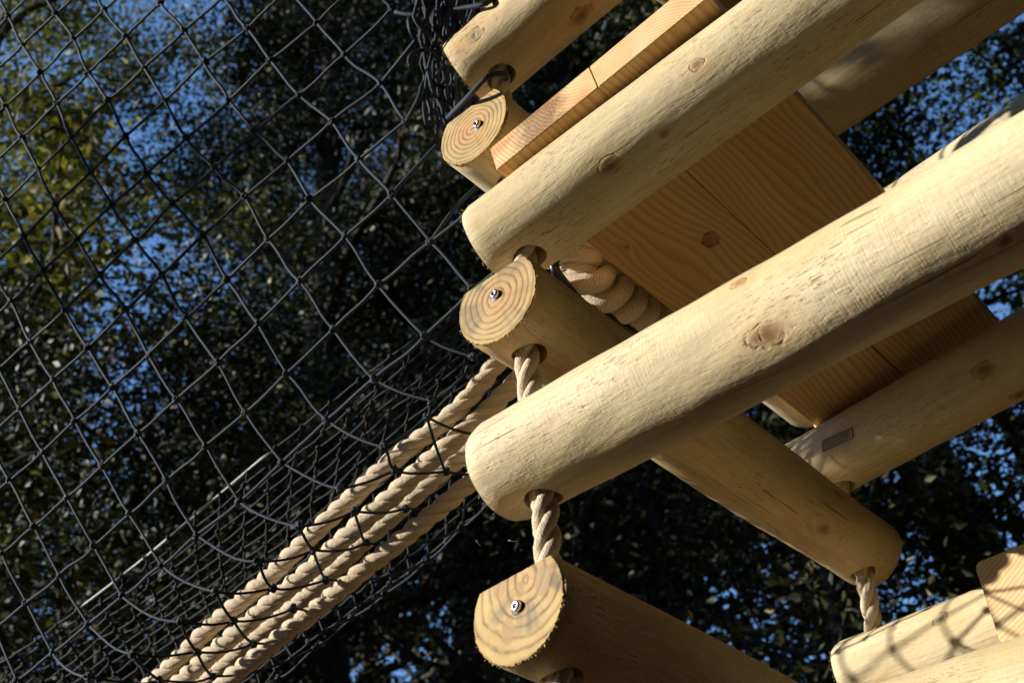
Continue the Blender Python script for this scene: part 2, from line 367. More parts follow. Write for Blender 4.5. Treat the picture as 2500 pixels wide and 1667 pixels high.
AX['H'] = silh((2026, 1573), (2382, 1436), 1, 1.66, .0525, AX['E'][1])
AX['G'] = silh((2144, 1667), (2500, 1551), 1, 1.30, .06, AX['E'][1])
AX['I'] = silh((2054, 330), (2500, 31), -1, 1.90, .055, AX['C'][1])
AX['J'] = silh((2176, 446), (2500, 228), 1, 1.55, .05, AX['Cp'][1])
AX['K'] = silh((1590, -6), (1700, 62), -1, 2.3, .05, AX['B'][1])
NUP = UPC
def axpt(k, t): p, d = AX[k]; return p + t * d
def proj(c): return np.array([CX + FPX * c[0] / -c[2], CY - FPX * c[1] / -c[2]])
def t_at(k, px, lower=.0, lo=-1.0, hi=1.6):
    """distance along pole k where (axis - lower*up) is seen nearest to px"""
    ts = np.linspace(lo, hi, 5201); q = AX[k][0][None] + ts[:, None] * AX[k][1][None] - lower * NUP
    ok = q[:, 2] < -.3; X = np.where(ok, CX + FPX * q[:, 0] / -np.minimum(q[:, 2], -.3), 1e6); Y = np.where(ok, CY - FPX * q[:, 1] / -np.minimum(q[:, 2], -.3), 1e6)
    return ts[np.argmin((X - px[0]) ** 2 + (Y - px[1]) ** 2)]
def t_rim(k, x, mode, r=.05, lo=-.5, hi=1.6):
    """end position so that the end rim's extreme in x is seen at x"""
    d = AX[k][1]; z = NUP - (NUP @ d) * d; z /= np.linalg.norm(z); y = np.cross(z, d); th = np.linspace(0, 2 * PI, 48)
    best = (1e9, 0)
    for t in np.linspace(lo, hi, 1200):
        q = axpt(k, t)[None] + r * (np.cos(th)[:, None] * y + np.sin(th)[:, None] * z)
        if q[:, 2].max() > -.3: continue
        X = CX + FPX * q[:, 0] / -q[:, 2]; e = abs((X.min() if mode < 0 else X.max()) - x)
        if e < best[0]: best = (e, t)
    return best[1]

def pole(k, name, label, t0, t1, mat, end_mat=None, end_bolt=True, flat=None, holes=(), r=.05, cat='log', group='pine poles of the climbing frame', seed=0, far=0, bolt_off=(0, 0)):
    p, d = AX[k]; P0 = W(p + t0 * d); M = frame(P0, D(d), D(NUP)); root = empty(name, M); tag(root, label, cat, group)
    L = t1 - t0; nr = int(L / .008) + 2; nseg = 112
    rs = np.random.default_rng(seed + 5); xs = np.linspace(0, L, nr); th = np.linspace(0, 2 * PI, nseg, endpoint=False)
    X, T = np.meshgrid(xs, th, indexing='ij')
    dr = np.zeros_like(X)
    for _ in range(9):
        kx = rs.uniform(1, 14); kt = rs.integers(1, 5); dr += rs.uniform(.2, 1) * .00062 * np.sin(kx * X + kt * T + rs.uniform(0, 6.3))
    for _ in range(10):
        kx = rs.uniform(20, 90); kt = rs.integers(3, 12); dr += rs.uniform(.2, 1) * .00010 * np.sin(kx * X + kt * T + rs.uniform(0, 6.3))
    edge = np.minimum(1, np.minimum(X, L - X) / .008); ease = .0022 * (1 - np.sqrt(np.clip(1 - (1 - edge) ** 2, 0, 1)))
    R = r + dr - ease; Y = R * np.cos(T); Z = R * np.sin(T)
    if flat: Z = np.minimum(Z, flat * r + .0005 * np.sin(9 * X) + .0003 * np.sin(40 * Y))
    V = np.stack([X, Y, Z], -1).reshape(-1, 3)
    F = [(i * nseg + j, i * nseg + (j + 1) % nseg, (i + 1) * nseg + (j + 1) % nseg, (i + 1) * nseg + j) for i in range(nr - 1) for j in range(nseg)]
    F = [f[::-1] for f in F]
    F += [tuple(range(nseg)), tuple((nr - 1) * nseg + j for j in range(nseg))[::-1]]
    o = mesh('shaft', V, F, mat, root); me = o.data
    if holes:
        for (tx, hr) in holes:
            V2 = []; n2 = 40; axis = D(NUP); Mi = np.array(M.to_3x3()).T; ax = Mi @ axis; ax /= np.linalg.norm(ax)
            c = np.array([tx - t0, 0, 0]); T_, A_, B_ = frames(np.array([c - ax * .09, c + ax * .09])); tt = np.linspace(0, 2 * PI, n2, endpoint=False)
            for s_ in (-.09, .09):
                for a_ in tt: V2.append(c + ax * s_ + hr * (math.cos(a_) * A_[0] + math.sin(a_) * B_[0]))
            F2 = [(j, (j + 1) % n2, n2 + (j + 1) % n2, n2 + j) for j in range(n2)] + [tuple(range(n2))[::-1], tuple(n2 + j for j in range(n2))]
            cut = mesh('cutter', V2, F2, mat, root)
            md = o.modifiers.new('b', 'BOOLEAN'); md.operation = 'DIFFERENCE'; md.solver = 'EXACT'; md.object = cut
            bpy.context.view_layer.update()
            new = bpy.data.meshes.new_from_object(o.evaluated_get(bpy.context.evaluated_depsgraph_get()))
            o.modifiers.clear(); o.data = new; bpy.data.objects.remove(cut, do_unlink=True)
        me = o.data
    me.polygons.foreach_set('use_smooth', [True] * len(me.polygons)); me.set_sharp_from_angle(angle=math.radians(38))
    if end_mat:
        # sawn disc, a touch proud of the shaft, with a ragged rim and a few torn fibres
        rad = []; nn = 220
        for j in range(nn):
            a = 2 * PI * j / nn; rr = r - .0016 + rs.normal(0, .00022)
            if math.sin(a) < -.2: rr += abs(rs.normal(0, .00045))
            y, z = rr * math.cos(a), rr * math.sin(a)
            if flat: z = min(z, flat * r - .0008 + rs.normal(0, .0002))
            rad.append((y, z))
        V = [(-.0018, 0, 0)] + [(-.0018, y * .985, z * .985) for y, z in rad] + [(-.0010, y, z) for y, z in rad] + [(.002, y, z) for y, z in rad]
        F = [(0, 1 + j, 1 + (j + 1) % nn) for j in range(nn)]
        for q in (0, 1): F += [(1 + q * nn + j, 1 + (q + 1) * nn + j, 1 + (q + 1) * nn + (j + 1) % nn, 1 + q * nn + (j + 1) % nn) for j in range(nn)]
        mesh('cut_end', V, F, end_mat, root, smooth=False)
    mb = MB(); nf = 34 if end_mat else 22
    for _ in range(nf):
        a = rs.uniform(PI * 1.02, PI * 1.95) if end_mat else rs.uniform(PI * .75, PI * 1.45); rr = r - .001; y, z = rr * math.cos(a), rr * math.sin(a)
        q = np.array([-.0005, y, z]); o_ = np.array([0, math.cos(a), math.sin(a)]); le = rs.uniform(.0008, .0032)
        dirv = o_ * rs.uniform(.3, 1) + np.array([-rs.uniform(.1, 1.2), 0, 0]) + rs.normal(0, .4, 3); dirv /= np.linalg.norm(dirv)
        tube(mb, [q, q + dirv * le * .6, q + dirv * le + rs.normal(0, .0004, 3)], [.00030, .00024, .00008], 4)
    mb.build('torn_fibres', M_FIBRE, root)['kind'] = 'stuff'
    if end_mat and end_bolt:
        cy, cz = bolt_off; V = []; n = 28
        for rr, x in ((0, -.0022), (.0062, -.0022), (.0070, -.0014)):
            V += [(x, cy + rr * math.cos(2 * PI * j / n), cz + rr * math.sin(2 * PI * j / n)) for j in range(n)]
        F = [(n * q + j, n * q + (j + 1) % n, n * (q + 1) + (j + 1) % n, n * (q + 1) + j) for q in range(2) for j in range(n)]
        bo = mesh('bolt', V, F, M_HOLE_SHADE, root)  # flat dark disc: shade of the bolt hole put into its colour
        # domed steel pin over the dark disc, slightly tipped
        V = []; n = 20
        for rr, x in ((.0046, -.001), (.0046, -.0048), (.0041, -.0056), (.0018, -.0058), (.0014, -.0048), (0, -.0046)):
            V += [(x, cy - .0008 + rr * math.cos(2 * PI * j / n), cz + .0004 + rr * math.sin(2 * PI * j / n)) for j in range(n)]
        F = [(n * q + j, n * (q + 1) + j, n * (q + 1) + (j + 1) % n, n * q + (j + 1) % n) for q in range(5) for j in range(n)]
        mesh('bolt_pin', V, F, M_STEEL, bo)
    return root

HR = .0175
K_BR = (.30, .16, .07); K_GR = (.30, .26, .17); K_OR = (.34, .17, .07); K_TAN = (.31, .18, .08)
tA = t_rim('A', 1078, -1, .048); tC = t_rim('C', 1126, -1); tE = t_rim('E', 1135, -1); tH = t_rim('H', 2027, -1, .0525)
tB = t_at('B', (1160, 308)); tD = t_at('D', (1208, 740)); tF = t_at('F', (1262, 1487))
tD1 = t_rim('D', 2205, 1); tB1 = t_at('B', (1975, 985)); tCp = t_rim('Cp', 1893, -1)
hA = t_at('A', (1215, 178), .048); hC = t_at('C', (1286, 622), .05); hD = t_at('D', (1296, 864), .05); hE = t_at('E', (1320, 1208), .05); hF = t_at('F', (1372, 1660), .05)
hB = t_at('B', (1262, 436), .05); hD2 = t_at('D', (2102, 1412), .05); hCp = t_at('Cp', (2060, 1192), .05); hH = t_at('H', (2140, 1600), 0)
print('ends', tA, tB, tC, tD, tE, tF, 'holes', hA, hB, hC, hD, hE, hF, hD2, hCp, hH, 'D end', tD1, 'B end', tB1, tCp, tH)
def ang(k, t, px, r=.05):
    """angle round pole k, at distance t, of the surface point seen at px"""
    d = AX[k][1]; z = NUP - (NUP @ d) * d; z /= np.linalg.norm(z); y = np.cross(z, d); best = (1e9, 0)
    for a in np.linspace(0, 2 * PI, 360):
        q = axpt(k, t) + r * (math.cos(a) * y + math.sin(a) * z); n = math.cos(a) * y + math.sin(a) * z
        if n @ q > 0: continue
        e = np.hypot(*(proj(q) - px))
        if e < best[0]: best = (e, a)
    return best[1]
def kn(k, t0, px, kr, kc):
    t = t_at(k, px); best = None
    for dt in np.linspace(-.12, .12, 61):
        a = ang(k, t + dt, np.array(px)); d = AX[k][1]; z = NUP - (NUP @ d) * d; z /= np.linalg.norm(z); y = np.cross(z, d)
        e = np.hypot(*(proj(axpt(k, t + dt) + .05 * (math.cos(a) * y + math.sin(a) * z)) - px))
        if best is None or e < best[0]: best = (e, t + dt, a)
    return (best[1] - t0, best[2], kr, kc)

GL = 'poles running up to the right'; GQ = 'poles running down to the right'
pole('A', 'log', 'topmost pine pole with a grey oval knot, black cord laced at its hole', tA, .9,
     wood_log(1, [kn('A', tA, (1157, 84), .0105, K_GR), kn('A', tA, (1420, 45), .013, K_BR)], (.98, .95, .88), mott=1.6), holes=[(hA, HR)], r=.048, group=GL, seed=1)
pole('B', 'log', 'pine pole whose sawn end has a pinkish heart, just under the top pole', tB, tB1,
     wood_log(2, [], (.97, .95, .9)), wood_end(2.2, .002, -.003, .75, .25, 170, warp=.003), flat=.68, holes=[(hB, HR)], group=GQ, seed=2, bolt_off=(-.006, -.004))
pole('C', 'log', 'long sunlit pole directly below the end grain of the two floor boards', tC, 1.05,
     wood_log(3, [kn('C', tC, (1700, 158), .006, K_TAN), kn('C', tC, (1483, 410), .0085, K_BR), kn('C', tC, (1620, 330), .004, K_TAN)], (1, .98, .94), 1., .75), holes=[(hC, HR)], group=GL, seed=3)
pole('D', 'log', 'pole with even grey growth rings on its sawn end, passing behind the largest pole', tD, tD1,
     wood_log(4, [kn('D', tD, (2013, 1290), .0095, K_BR), kn('D', tD, (2050, 1205), .008, K_OR)], (.93, .84, .72), .5, .95, 2.0), wood_end(4.7, .0, .001, .45, .75, 135), flat=.62, holes=[(hD, HR), (hD2, HR)], group=GQ, seed=4, bolt_off=(.001, .004))
pole('E', 'log', 'largest pole, sunlit, with a round brown knot, crossing the middle of the picture', tE, .9,
     wood_log(5, [kn('E', tE, (1867, 820), .0115, K_TAN), kn('E', tE, (1805, 687), .006, K_OR), kn('E', tE, (2450, 590), .004, K_BR)], (1, .97, .91), 1.5, .55), holes=[(hE, HR)], group=GL, seed=5)
pole('F', 'log', 'lowest pole of the stack, its sawn end stained grey with pale knots', tF, .95,
     wood_log(6, [], (.93, .88, .78), .4, .5, 1.6), wood_end(6.3, -.012, .020, .0, 1., 105, [(.012, -.018, .0075, (.44, .29, .16)), (-.028, .010, .0085, (.42, .30, .19)), (-.004, .012, .005, (.42, .27, .14)), (.018, .024, .007, (.46, .30, .16))], .006), flat=.58, holes=[(hF, HR)], group=GQ, seed=6, bolt_off=(.0, -.002))
pole('Cp', 'log', 'shaded pole with a dark burnt stamp, under the far ends of the floor boards', tCp, .95,
     wood_log(7, [kn('Cp', tCp, (2395, 905), .011, K_BR), kn('Cp', tCp, (2490, 965), .009, K_BR)], (.9, .84, .7), .6, .4, 1.5), holes=[(hCp, HR)], group=GL, seed=7)
pole('H', 'log', 'bright short-ended pole at bottom right with an orange-ringed grey knot', tH, .9,
     wood_log(8, [kn('H', tH, (2298, 1510), .0085, (.42, .36, .24))], (1, .98, .93), .6, .9), holes=[(hH, HR)], r=.0525, group=GL, seed=8)
pole('G', 'log', 'bright pole in the bottom right corner, nearer than the board end', t_at('G', (2080, 1800)), .9,
     wood_log(9, [], (1, .98, .93), .5, .4), r=.06, group=GL, seed=9)
pole('I', 'log', 'dark dappled pole behind the floor boards at upper right', t_at('I', (1930, 340)), 1.3,
     wood_log(10, [], (.85, .78, .66), .6, .6), r=.055, group=GL, seed=10)
pole('J', 'log', 'thin bright sliver of a pole showing above the largest pole at right', t_at('J', (2040, 560)), 1.0,
     wood_log(11, [], (.95, .95, .92), .6, .4), group=GL, seed=11)
pole('K', 'log', 'dim far pole crossing the gap at the top edge beside the boards', t_at('K', (1500, -60)), t_at('K', (1760, 110)),
     wood_log(12, [], (.8, .74, .62), .4, .4), group=GQ, seed=12)

# ------------------------------------------------------------------ burnt stamp on the shaded pole
def on_pole(k, t0, px, lift=.0006, r=.05):
    x, a, _, _ = kn(k, t0, px, 0, 0); return x, a
rt = [o for o in bpy.data.objects if o.get('label', '').startswith('shaded pole with a dark burnt')][0]
c00 = on_pole('Cp', tCp, (2006, 1076)); c10 = on_pole('Cp', tCp, (2080, 1044)); c01 = on_pole('Cp', tCp, (2010, 1104)); c11 = on_pole('Cp', tCp, (2086, 1068))
def patch(u0, u1, v0, v1, lift):
    V = []; nu, nv = 8, 8
    for i in range(nu):
        for j in range(nv):
            u = u0 + (u1 - u0) * i / (nu - 1); v = v0 + (v1 - v0) * j / (nv - 1)
            x = (1 - u) * ((1 - v) * c00[0] + v * c01[0]) + u * ((1 - v) * c10[0] + v * c11[0]); a = (1 - u) * ((1 - v) * c00[1] + v * c01[1]) + u * ((1 - v) * c10[1] + v * c11[1])
            V.append((x, (.0507 + lift) * math.cos(a), (.0507 + lift) * math.sin(a)))
    return V, [(i * nv + j, (i + 1) * nv + j, (i + 1) * nv + j + 1, i * nv + j + 1) for i in range(nu - 1) for j in range(nv - 1)]
mb = MB(); mb.add(*patch(0, 1, 0, .12, .0004)); mb.add(*patch(0, 1, .88, 1, .0004)); mb.add(*patch(0, .05, .12, .88, .0004)); mb.add(*patch(.95, 1, .12, .88, .0004))
for row in (.2, .42, .64):
    u = .08
    while u < .9:
        w = random.uniform(.02, .07); mb.add(*patch(u, min(.93, u + w), row, row + .16, .0004)); u += w + random.uniform(.012, .03)
st = mb.build('burnt_stamp', M_STAMP, rt)

# ------------------------------------------------------------------ ropes
def rope(name, label, path, R, parent=None, pitch=None, step=.0028, fuzz=0, mat=None, cat='rope', group=None, phase=0.):
    """three-strand laid rope along a world path"""
    pitch = pitch or R * 6.0; P = smooth_path(path, step); T, A, B = frames(P)
    s = np.r_[0, np.cumsum(np.linalg.norm(np.diff(P, axis=0), axis=1))]; mb = MB(); rs = np.random.default_rng(int(R * 1e5) + len(P))
    wob = np.interp(s, np.linspace(0, s[-1], 12), rs.normal(0, .12, 12))
    for k in range(3):
        th = phase + 2 * PI * s / pitch + k * 2 * PI / 3 + wob; off = R * .50
        Q = P + off * (np.cos(th)[:, None] * A + np.sin(th)[:, None] * B)
        tube(mb, Q, R * .535, 16, noise=.015); mb.V[-1] = mb.V[-1] + rs.normal(0, .00022, mb.V[-1].shape)
    if fuzz:
        for _ in range(int(s[-1] * fuzz)):
            i = rs.integers(1, len(P) - 1); a = rs.uniform(0, 2 * PI); o = np.cos(a) * A[i] + np.sin(a) * B[i]; q = P[i] + o * R * .9
            v = o + T[i] * rs.normal(0, .9) + rs.normal(0, .3, 3); v /= np.linalg.norm(v); le = rs.uniform(.002, .006)
            tube(mb, [q, q + v * le * .5 + o * .0003, q + v * le], [.00012, .0001, .00005], 3)
    loc = P[0]; o = mb.build(name, mat or M_ROPE, parent, loc=loc)
    tag(o, label, cat, group); return o
def wpts(pts): return [W(at(*p)) for p in pts]
a1 = [axpt('A', hA) + NUP * .30, axpt('A', hA) + NUP * .06, axpt('A', hA), axpt('B', hB), axpt('C', hC), axpt('D', hD), axpt('E', hE), axpt('E', hE) - NUP * .06, axpt('F', hF) + NUP * .02, axpt('F', hF), axpt('F', hF) - NUP * .12]
for q in a1: print('rope1', proj(q).round(), round(-q[2], 3))
rope('rope', 'vertical tan rope threaded through the pole ends left of centre', [W(q) for q in a1], .0122, fuzz=350, group='hanging ropes of the frame', pitch=.085)
bq = axpt('B', tB1 - .03)
a2 = [axpt('Cp', hCp) + NUP * .45, axpt('Cp', hCp) + NUP * .12, axpt('Cp', hCp), axpt('D', hD2) + NUP * .02, axpt('D', hD2) - NUP * .06, axpt('H', hH), axpt('H', hH) - NUP * .15]
for q in a2: print('rope2', proj(q).round(), round(-q[2], 3))
rope('rope', 'vertical tan rope between the far pole end and the bright pole at bottom right', [W(q) for q in a2], .0122, fuzz=250, group='hanging ropes of the frame', pitch=.085)
GR = 'thick ropes running inside the net'
def nearer(R): return [(x, y, z * (.955 if x < 1300 else .985)) for x, y, z in R]
R1 = [(1380, 740, 1.60), (1290, 815, 1.58), (1215, 885, 1.56), (1175, 935, 1.555), (1102, 1013, 1.55), (953, 1128, 1.56), (855, 1218, 1.58), (757, 1310, 1.60), (643, 1420, 1.64), (520, 1525, 1.68), (408, 1634, 1.72), (250, 1770, 1.80)]
R2 = [(1400, 800, 1.60), (1268, 925, 1.57), (1189, 1005, 1.55), (1110, 1075, 1.53), (1025, 1146, 1.54), (962, 1207, 1.55), (898, 1262, 1.56), (821, 1332, 1.58), (740, 1405, 1.60), (664, 1468, 1.62), (600, 1525, 1.64), (500, 1610, 1.68), (330, 1760, 1.76)]
R3 = [(1400, 930, 1.66), (1240, 1030, 1.64), (1127, 1115, 1.62), (1034, 1192, 1.62), (970, 1250, 1.63), (900, 1312, 1.64), (838, 1372, 1.65), (770, 1434, 1.66), (655, 1530, 1.70), (560, 1610, 1.73), (400, 1750, 1.80)]
R4 = [(1400, 990, 1.60), (1260, 1090, 1.58), (1149, 1176, 1.56), (1089, 1228, 1.55), (1025, 1280, 1.55), (962, 1332, 1.56), (898, 1382, 1.57), (834, 1436, 1.58), (770, 1486, 1.60), (711, 1533, 1.61), (643, 1588, 1.63), (560, 1655, 1.66), (440, 1760, 1.7)]
rope('rope', 'uppermost of the four thick ropes inside the net', wpts(nearer(R1)), .0119, fuzz=900, group=GR, phase=.4)
rope('rope', 'second thick rope from the top inside the net', wpts(nearer(R2)), .0123, fuzz=900, group=GR, phase=1.3)
rope('rope', 'third rope inside the net, half hidden behind its neighbours', wpts(nearer(R3)), .0112, fuzz=600, group=GR, phase=2.2)
rope('rope', 'lowest of the four thick ropes inside the net', wpts(nearer(R4)), .0119, fuzz=900, group=GR, phase=.9)
# spliced rope eye beside the floor board, its big strands wrapped round each other
SP = [(1385, 612, 1.49), (1410, 650, 1.48), (1450, 690, 1.49), (1510, 735, 1.52), (1570, 785, 1.56), (1650, 845, 1.60), (1760, 940, 1.68)]
def coil(path, Rw, r, pitch):
    P = smooth_path(wpts(path), .0015); T, A, B = frames(P); q = np.r_[0, np.cumsum(np.linalg.norm(np.diff(P, axis=0), axis=1))]; mb = MB(); rs_ = np.random.default_rng(4)
    for k in range(2):
        th = -2 * PI * q / pitch + k * PI + np.interp(q, np.linspace(0, q[-1], 9), rs_.normal(0, .25, 9)); rr = Rw + np.interp(q, np.linspace(0, q[-1], 30), rs_.normal(0, .0018, 30))
        tube(mb, P + rr[:, None] * (np.cos(th)[:, None] * A + np.sin(th)[:, None] * B), r * (1 + .08 * np.sin(q * 190 + k)), 16)
    tube(mb, P[::4], Rw * .8, 12)
    o = mb.build('spliced_rope', M_ROPE, loc=P[0]); tag(o, 'fat coil of wrapped rope in shade between the pole and the floor board', 'rope'); return o
coil(SP, .0215, .0125, .062)
SP2 = [(1385, 598, 1.53), (1425, 620, 1.53), (1480, 665, 1.56), (1560, 730, 1.58), (1680, 830, 1.66)]
rope('rope_tail', 'rope tail tucked above the spliced coil against the board edge', wpts(SP2), .019, fuzz=250, pitch=.1, phase=1.1)
# black steel ring clasping the splice
mb = MB(); c = at(1366, 625, 1.49); dv = at(1440, 700, 1.49) - at(1362, 612, 1.5); Tn = dv / np.linalg.norm(dv)
u_ = np.cross(Tn, NUP); u_ /= np.linalg.norm(u_); v_ = np.cross(Tn, u_)
SP3 = [(1352, 640, 1.455), (1356, 662, 1.45), (1385, 700, 1.455), (1425, 745, 1.47), (1475, 770, 1.49), (1550, 815, 1.52), (1640, 880, 1.56)]
tube(mb, [W(at(1376, 618, 1.56)), W(at(1362, 625, 1.50)), W(at(1354, 640, 1.46))] + list(smooth_path(wpts(SP3), .006)), .0062, 12)
tag(mb.build('thimble', M_DARK, loc=W(at(1352, 640, 1.455))), 'black metal thimble round the spliced rope coil', 'thimble')

# ------------------------------------------------------------------ floor boards
Cc, dC = AX['C']; Cq = AX['Cp'][0]
nb = np.cross(dC, (Cq - Cc)); nb /= np.linalg.norm(nb)
if nb[1] < 0: nb = -nb
wdir = np.cross(dC, nb)                         # towards the near side
def board(name, label, u0, u1, w0, w1, slope, th, lift, mat, end_mat, seed, group):
    """u across the board along the pole, w along the board; underside rests on the poles"""
    dirw = -(wdir - slope * 0) ; dl = -wdir + (-slope) * -dC * -1
    dl = -wdir + slope * dC; dl /= np.linalg.norm(dl)
    uc = (u0 + u1) / 2; org = Cc + dC * (uc - slope * w0) + wdir * w0 + nb * (.0505 + lift)
    wd = (u1 - u0); L = w0 - w1
    M = frame(W(org), D(dl), D(nb)); root = empty(name, M); tag(root, label, 'board', group)
    rs = np.random.default_rng(seed); b = .0011; prof = []
    def arc(cy, cz, a0):
        for q in range(5): a = a0 + q * PI / 8; prof.append((cy + b * math.cos(a), cz + b * math.sin(a)))
    arc(wd / 2 - b, th - b, 0); arc(-wd / 2 + b, th - b, PI / 2); arc(-wd / 2 + b, b, PI); arc(wd / 2 - b, b, 3 * PI / 2)
    n = len(prof); xs = np.linspace(0, L, 60); V = []
    for x in xs:
        for (y, z) in prof:
            e = .0003 * math.sin(17 * x + 30 * y + seed); V.append((x, y + e, z + e * .5))
    F = [(i * n + j, (i + 1) * n + j, (i + 1) * n + (j + 1) % n, i * n + (j + 1) % n) for i in range(len(xs) - 1) for j in range(n)]
    F += [tuple(range(n)), tuple((len(xs) - 1) * n + j for j in range(n))[::-1]]
    o = mesh('plank', V, F, mat, root); o.data.set_sharp_from_angle(angle=math.radians(50))
    V = [(-.0012, y * .985, th / 2 + (z - th / 2) * .97) for y, z in prof] + [(.0008, y, z) for y, z in prof]
    mesh('end_grain', V, [tuple(range(n))] + [(j, n + j, n + (j + 1) % n, (j + 1) % n) for j in range(n)], end_mat, root, smooth=False)
    return root
GB = 'floor boards resting on the poles'
board('floor_board', 'left floor board with a dark red stained end and a big dark knot underneath', .0285, .1654, .0415, -.76, .043, .036, 0,
      wood_board(1, [(.27, -.030, .012), (.20, .042, .003)], (.88, .80, .66)), wood_board_end(3, (-.07, .06), 240, .9, (1, 1), dark=1.), 1, GB)
board('floor_board', 'right floor board with a peach coloured end, its far edge open to the trees', .1656, .3040, .0474, -.76, .046, .036, .0,
      wood_board(2.6, [(.125, -.052, .008)], (.88, .80, .66)), wood_board_end(8, (.03, -.06), 260, .45, (1, 1)), 2, GB)

# board end above the bright pole, lower right
bc = at(2378, 1375, 1.40); dE = AX['H'][1]; nn_ = NUP - (NUP @ dE) * dE; nn_ /= np.linalg.norm(nn_); qd = -np.cross(dE, nn_)
if qd[2] > 0: qd = -qd
def free_board(name, label, p_tl, uw, th, L, mat, em, seed):
    org = p_tl + dE * uw / 2 - nn_ * th
    M = frame(W(org), D(qd), D(nn_)); root = empty(name, M); tag(root, label, 'board'); b = .009; prof = []
    def arc(cy, cz, a0):
        for q in range(6): a = a0 + q * PI / 10; prof.append((cy + b * math.cos(a), cz + b * math.sin(a)))
    arc(uw / 2 - b, th - b, 0); arc(-uw / 2 + b, th - b, PI / 2); arc(-uw / 2 + b, b, PI); arc(uw / 2 - b, b, 3 * PI / 2)
    n = len(prof); xs = np.linspace(0, L, 30); V = [(x, y, z) for x in xs for (y, z) in prof]
    F = [(i * n + j, (i + 1) * n + j, (i + 1) * n + (j + 1) % n, i * n + (j + 1) % n) for i in range(len(xs) - 1) for j in range(n)]
    F += [tuple(range(n)), tuple((len(xs) - 1) * n + j for j in range(n))[::-1]]
    o = mesh('plank', V, F, mat, root); o.data.set_sharp_from_angle(angle=math.radians(50))
    V = [(-.0012, y * .985, th / 2 + (z - th / 2) * .98) for y, z in prof] + [(.0008, y, z) for y, z in prof]
    mesh('end_grain', V, [tuple(range(n))] + [(j, n + j, n + (j + 1) % n, (j + 1) % n) for j in range(n)], em, root, smooth=False)
free_board('floor_board', 'thick pale board end with slanting orange grain at the lower right edge', bc, .16, .10, .12, wood_board(5, [], (1, .95, .9)), wood_board_end(5, (.2, .30), 200, .5, (1, 1)), 5)

# ------------------------------------------------------------------ nets
NODE = {(0,0):(180,96),(1,0):(216,179),(2,0):(264,246),(3,0):(307,332),(4,0):(359,425),(5,0):(421,498),(6,0):(496,573),(7,0):(555,684),(8,0):(630,789),(9,0):(700,911),
(1,1):(307,89),(1,2):(391,7),(0,1):(254,25),(2,1):(352,166),(2,2):(450,75),(3,1):(402,246),(3,2):(498,152),(3,3):(605,70),(4,1):(454,338),(4,2):(559,246),(4,3):(660,147),(5,1):(523,409),(5,2):(623,320),(6,1):(598,480),
(4,4):(775,57),(5,3):(730,232),(5,4):(841,134),(6,2):(702,393),(6,3):(811,296),(6,4):(930,204),(7,1):(655,584),(7,2):(757,487),(7,3):(877,389),(7,4):(991,296),(8,2):(843,577),(8,3):(957,475),(8,1):(732,686),(9,1):(814,804),(9,2):(923,695),(9,3):(1052,591),(10,1):(912,925),(10,2):(1037,821),(10,0):(798,1025),
(0,-1):(100,177),(1,-1):(139,254),(2,-1):(173,337),(3,-1):(221,420),(4,-1):(273,500),(5,-1):(330,586),(6,-1):(396,670),(7,-1):(455,775),(8,-1):(532,886),(9,-1):(600,1007),
(3,-2):(135,500),(4,-2):(188,582),(5,-2):(243,671),(6,-2):(306,756),(7,-2):(362,866),(8,-2):(432,975),(3,-3):(59,577),(4,-3):(105,661),(5,-3):(157,757),(6,-3):(215,848),(7,-3):(275,945),
(5,-4):(73,834),(6,-4):(130,926),(7,-4):(184,1026),(10,-1):(689,1128),(10,-2):(585,1225),(10,-3):(480,1306),(10,-4):(395,1380),(10,-5):(298,1455),(10,-6):(215,1523),(10,-7):(128,1593)}
n1 = np.array([.0477508, -.05515006, .04896438]); n2 = np.array([.05844411, .04654667, .02625917]); n0 = np.array([-.69356147, .46287326, -1.915903])
def plane_pt(a, b): return n0 + n1 * a + n2 * b
K_ = list(NODE); res = np.array([np.array(NODE[k]) - proj(plane_pt(*k)) for k in K_])
def basis(a, b): return np.array([1, a, b, a * a, a * b, b * b, a ** 3, a * a * b, a * b * b, b ** 3])
Bm = np.array([basis(*[v / 8 for v in k]) for k in K_]); co_ = np.linalg.solve(Bm.T @ Bm + np.diag([0, 0, 0, .05, .05, .05, .3, .3, .3, .3]), Bm.T @ res)
ab_nodes = {}
for a in range(-6, 11):
    for b in range(-11, 7):
        q = plane_pt(a, b); zz = -q[2]
        if (a, b) in NODE: px = NODE[(a, b)]
        else:
            px = proj(q) + np.clip(basis(a / 8, b / 8) @ co_, -45, 45)
        if not (-260 < px[0] < 1300 and -260 < px[1] < 1900): continue
        if (a, b) not in NODE and px[0] > 1010 - max(0, (a - 7)) * -40 and a < 9: continue
        ab_nodes[(a, b)] = at(px[0], px[1], zz)
row = {11: {2: (1157, 871), 1: (1053, 978), 0: (936, 1091), -1: (832, 1193), -2: (728, 1285), -3: (629, 1370), -4: (527, 1444), -5: (442, 1517), -6: (323, 1595), -7: (215, 1650), -8: (110, 1720)},
       12: {2: (1255, 800), 1: (1145, 905), 0: (1042, 1017), -1: (962, 1147), -2: (864, 1247), -3: (764, 1342), -4: (666, 1435), -5: (570, 1515), -6: (480, 1590), -7: (390, 1660), -8: (290, 1740)},
       13: {0: (1185, 1060), -1: (1087, 1151), -2: (990, 1240), -3: (893, 1325), -4: (796, 1415), -5: (715, 1485), -6: (620, 1570), -7: (520, 1650), -8: (420, 1730)},
       14: {-1: (1290, 1130), -2: (1205, 1215), -3: (1127, 1289), -4: (1042, 1368), -5: (940, 1450), -6: (859, 1508), -7: (770, 1580), -8: (680, 1655), -9: (590, 1730)}}
zr = {11: 1.40, 12: 1.42, 13: 1.47, 14: 1.58}
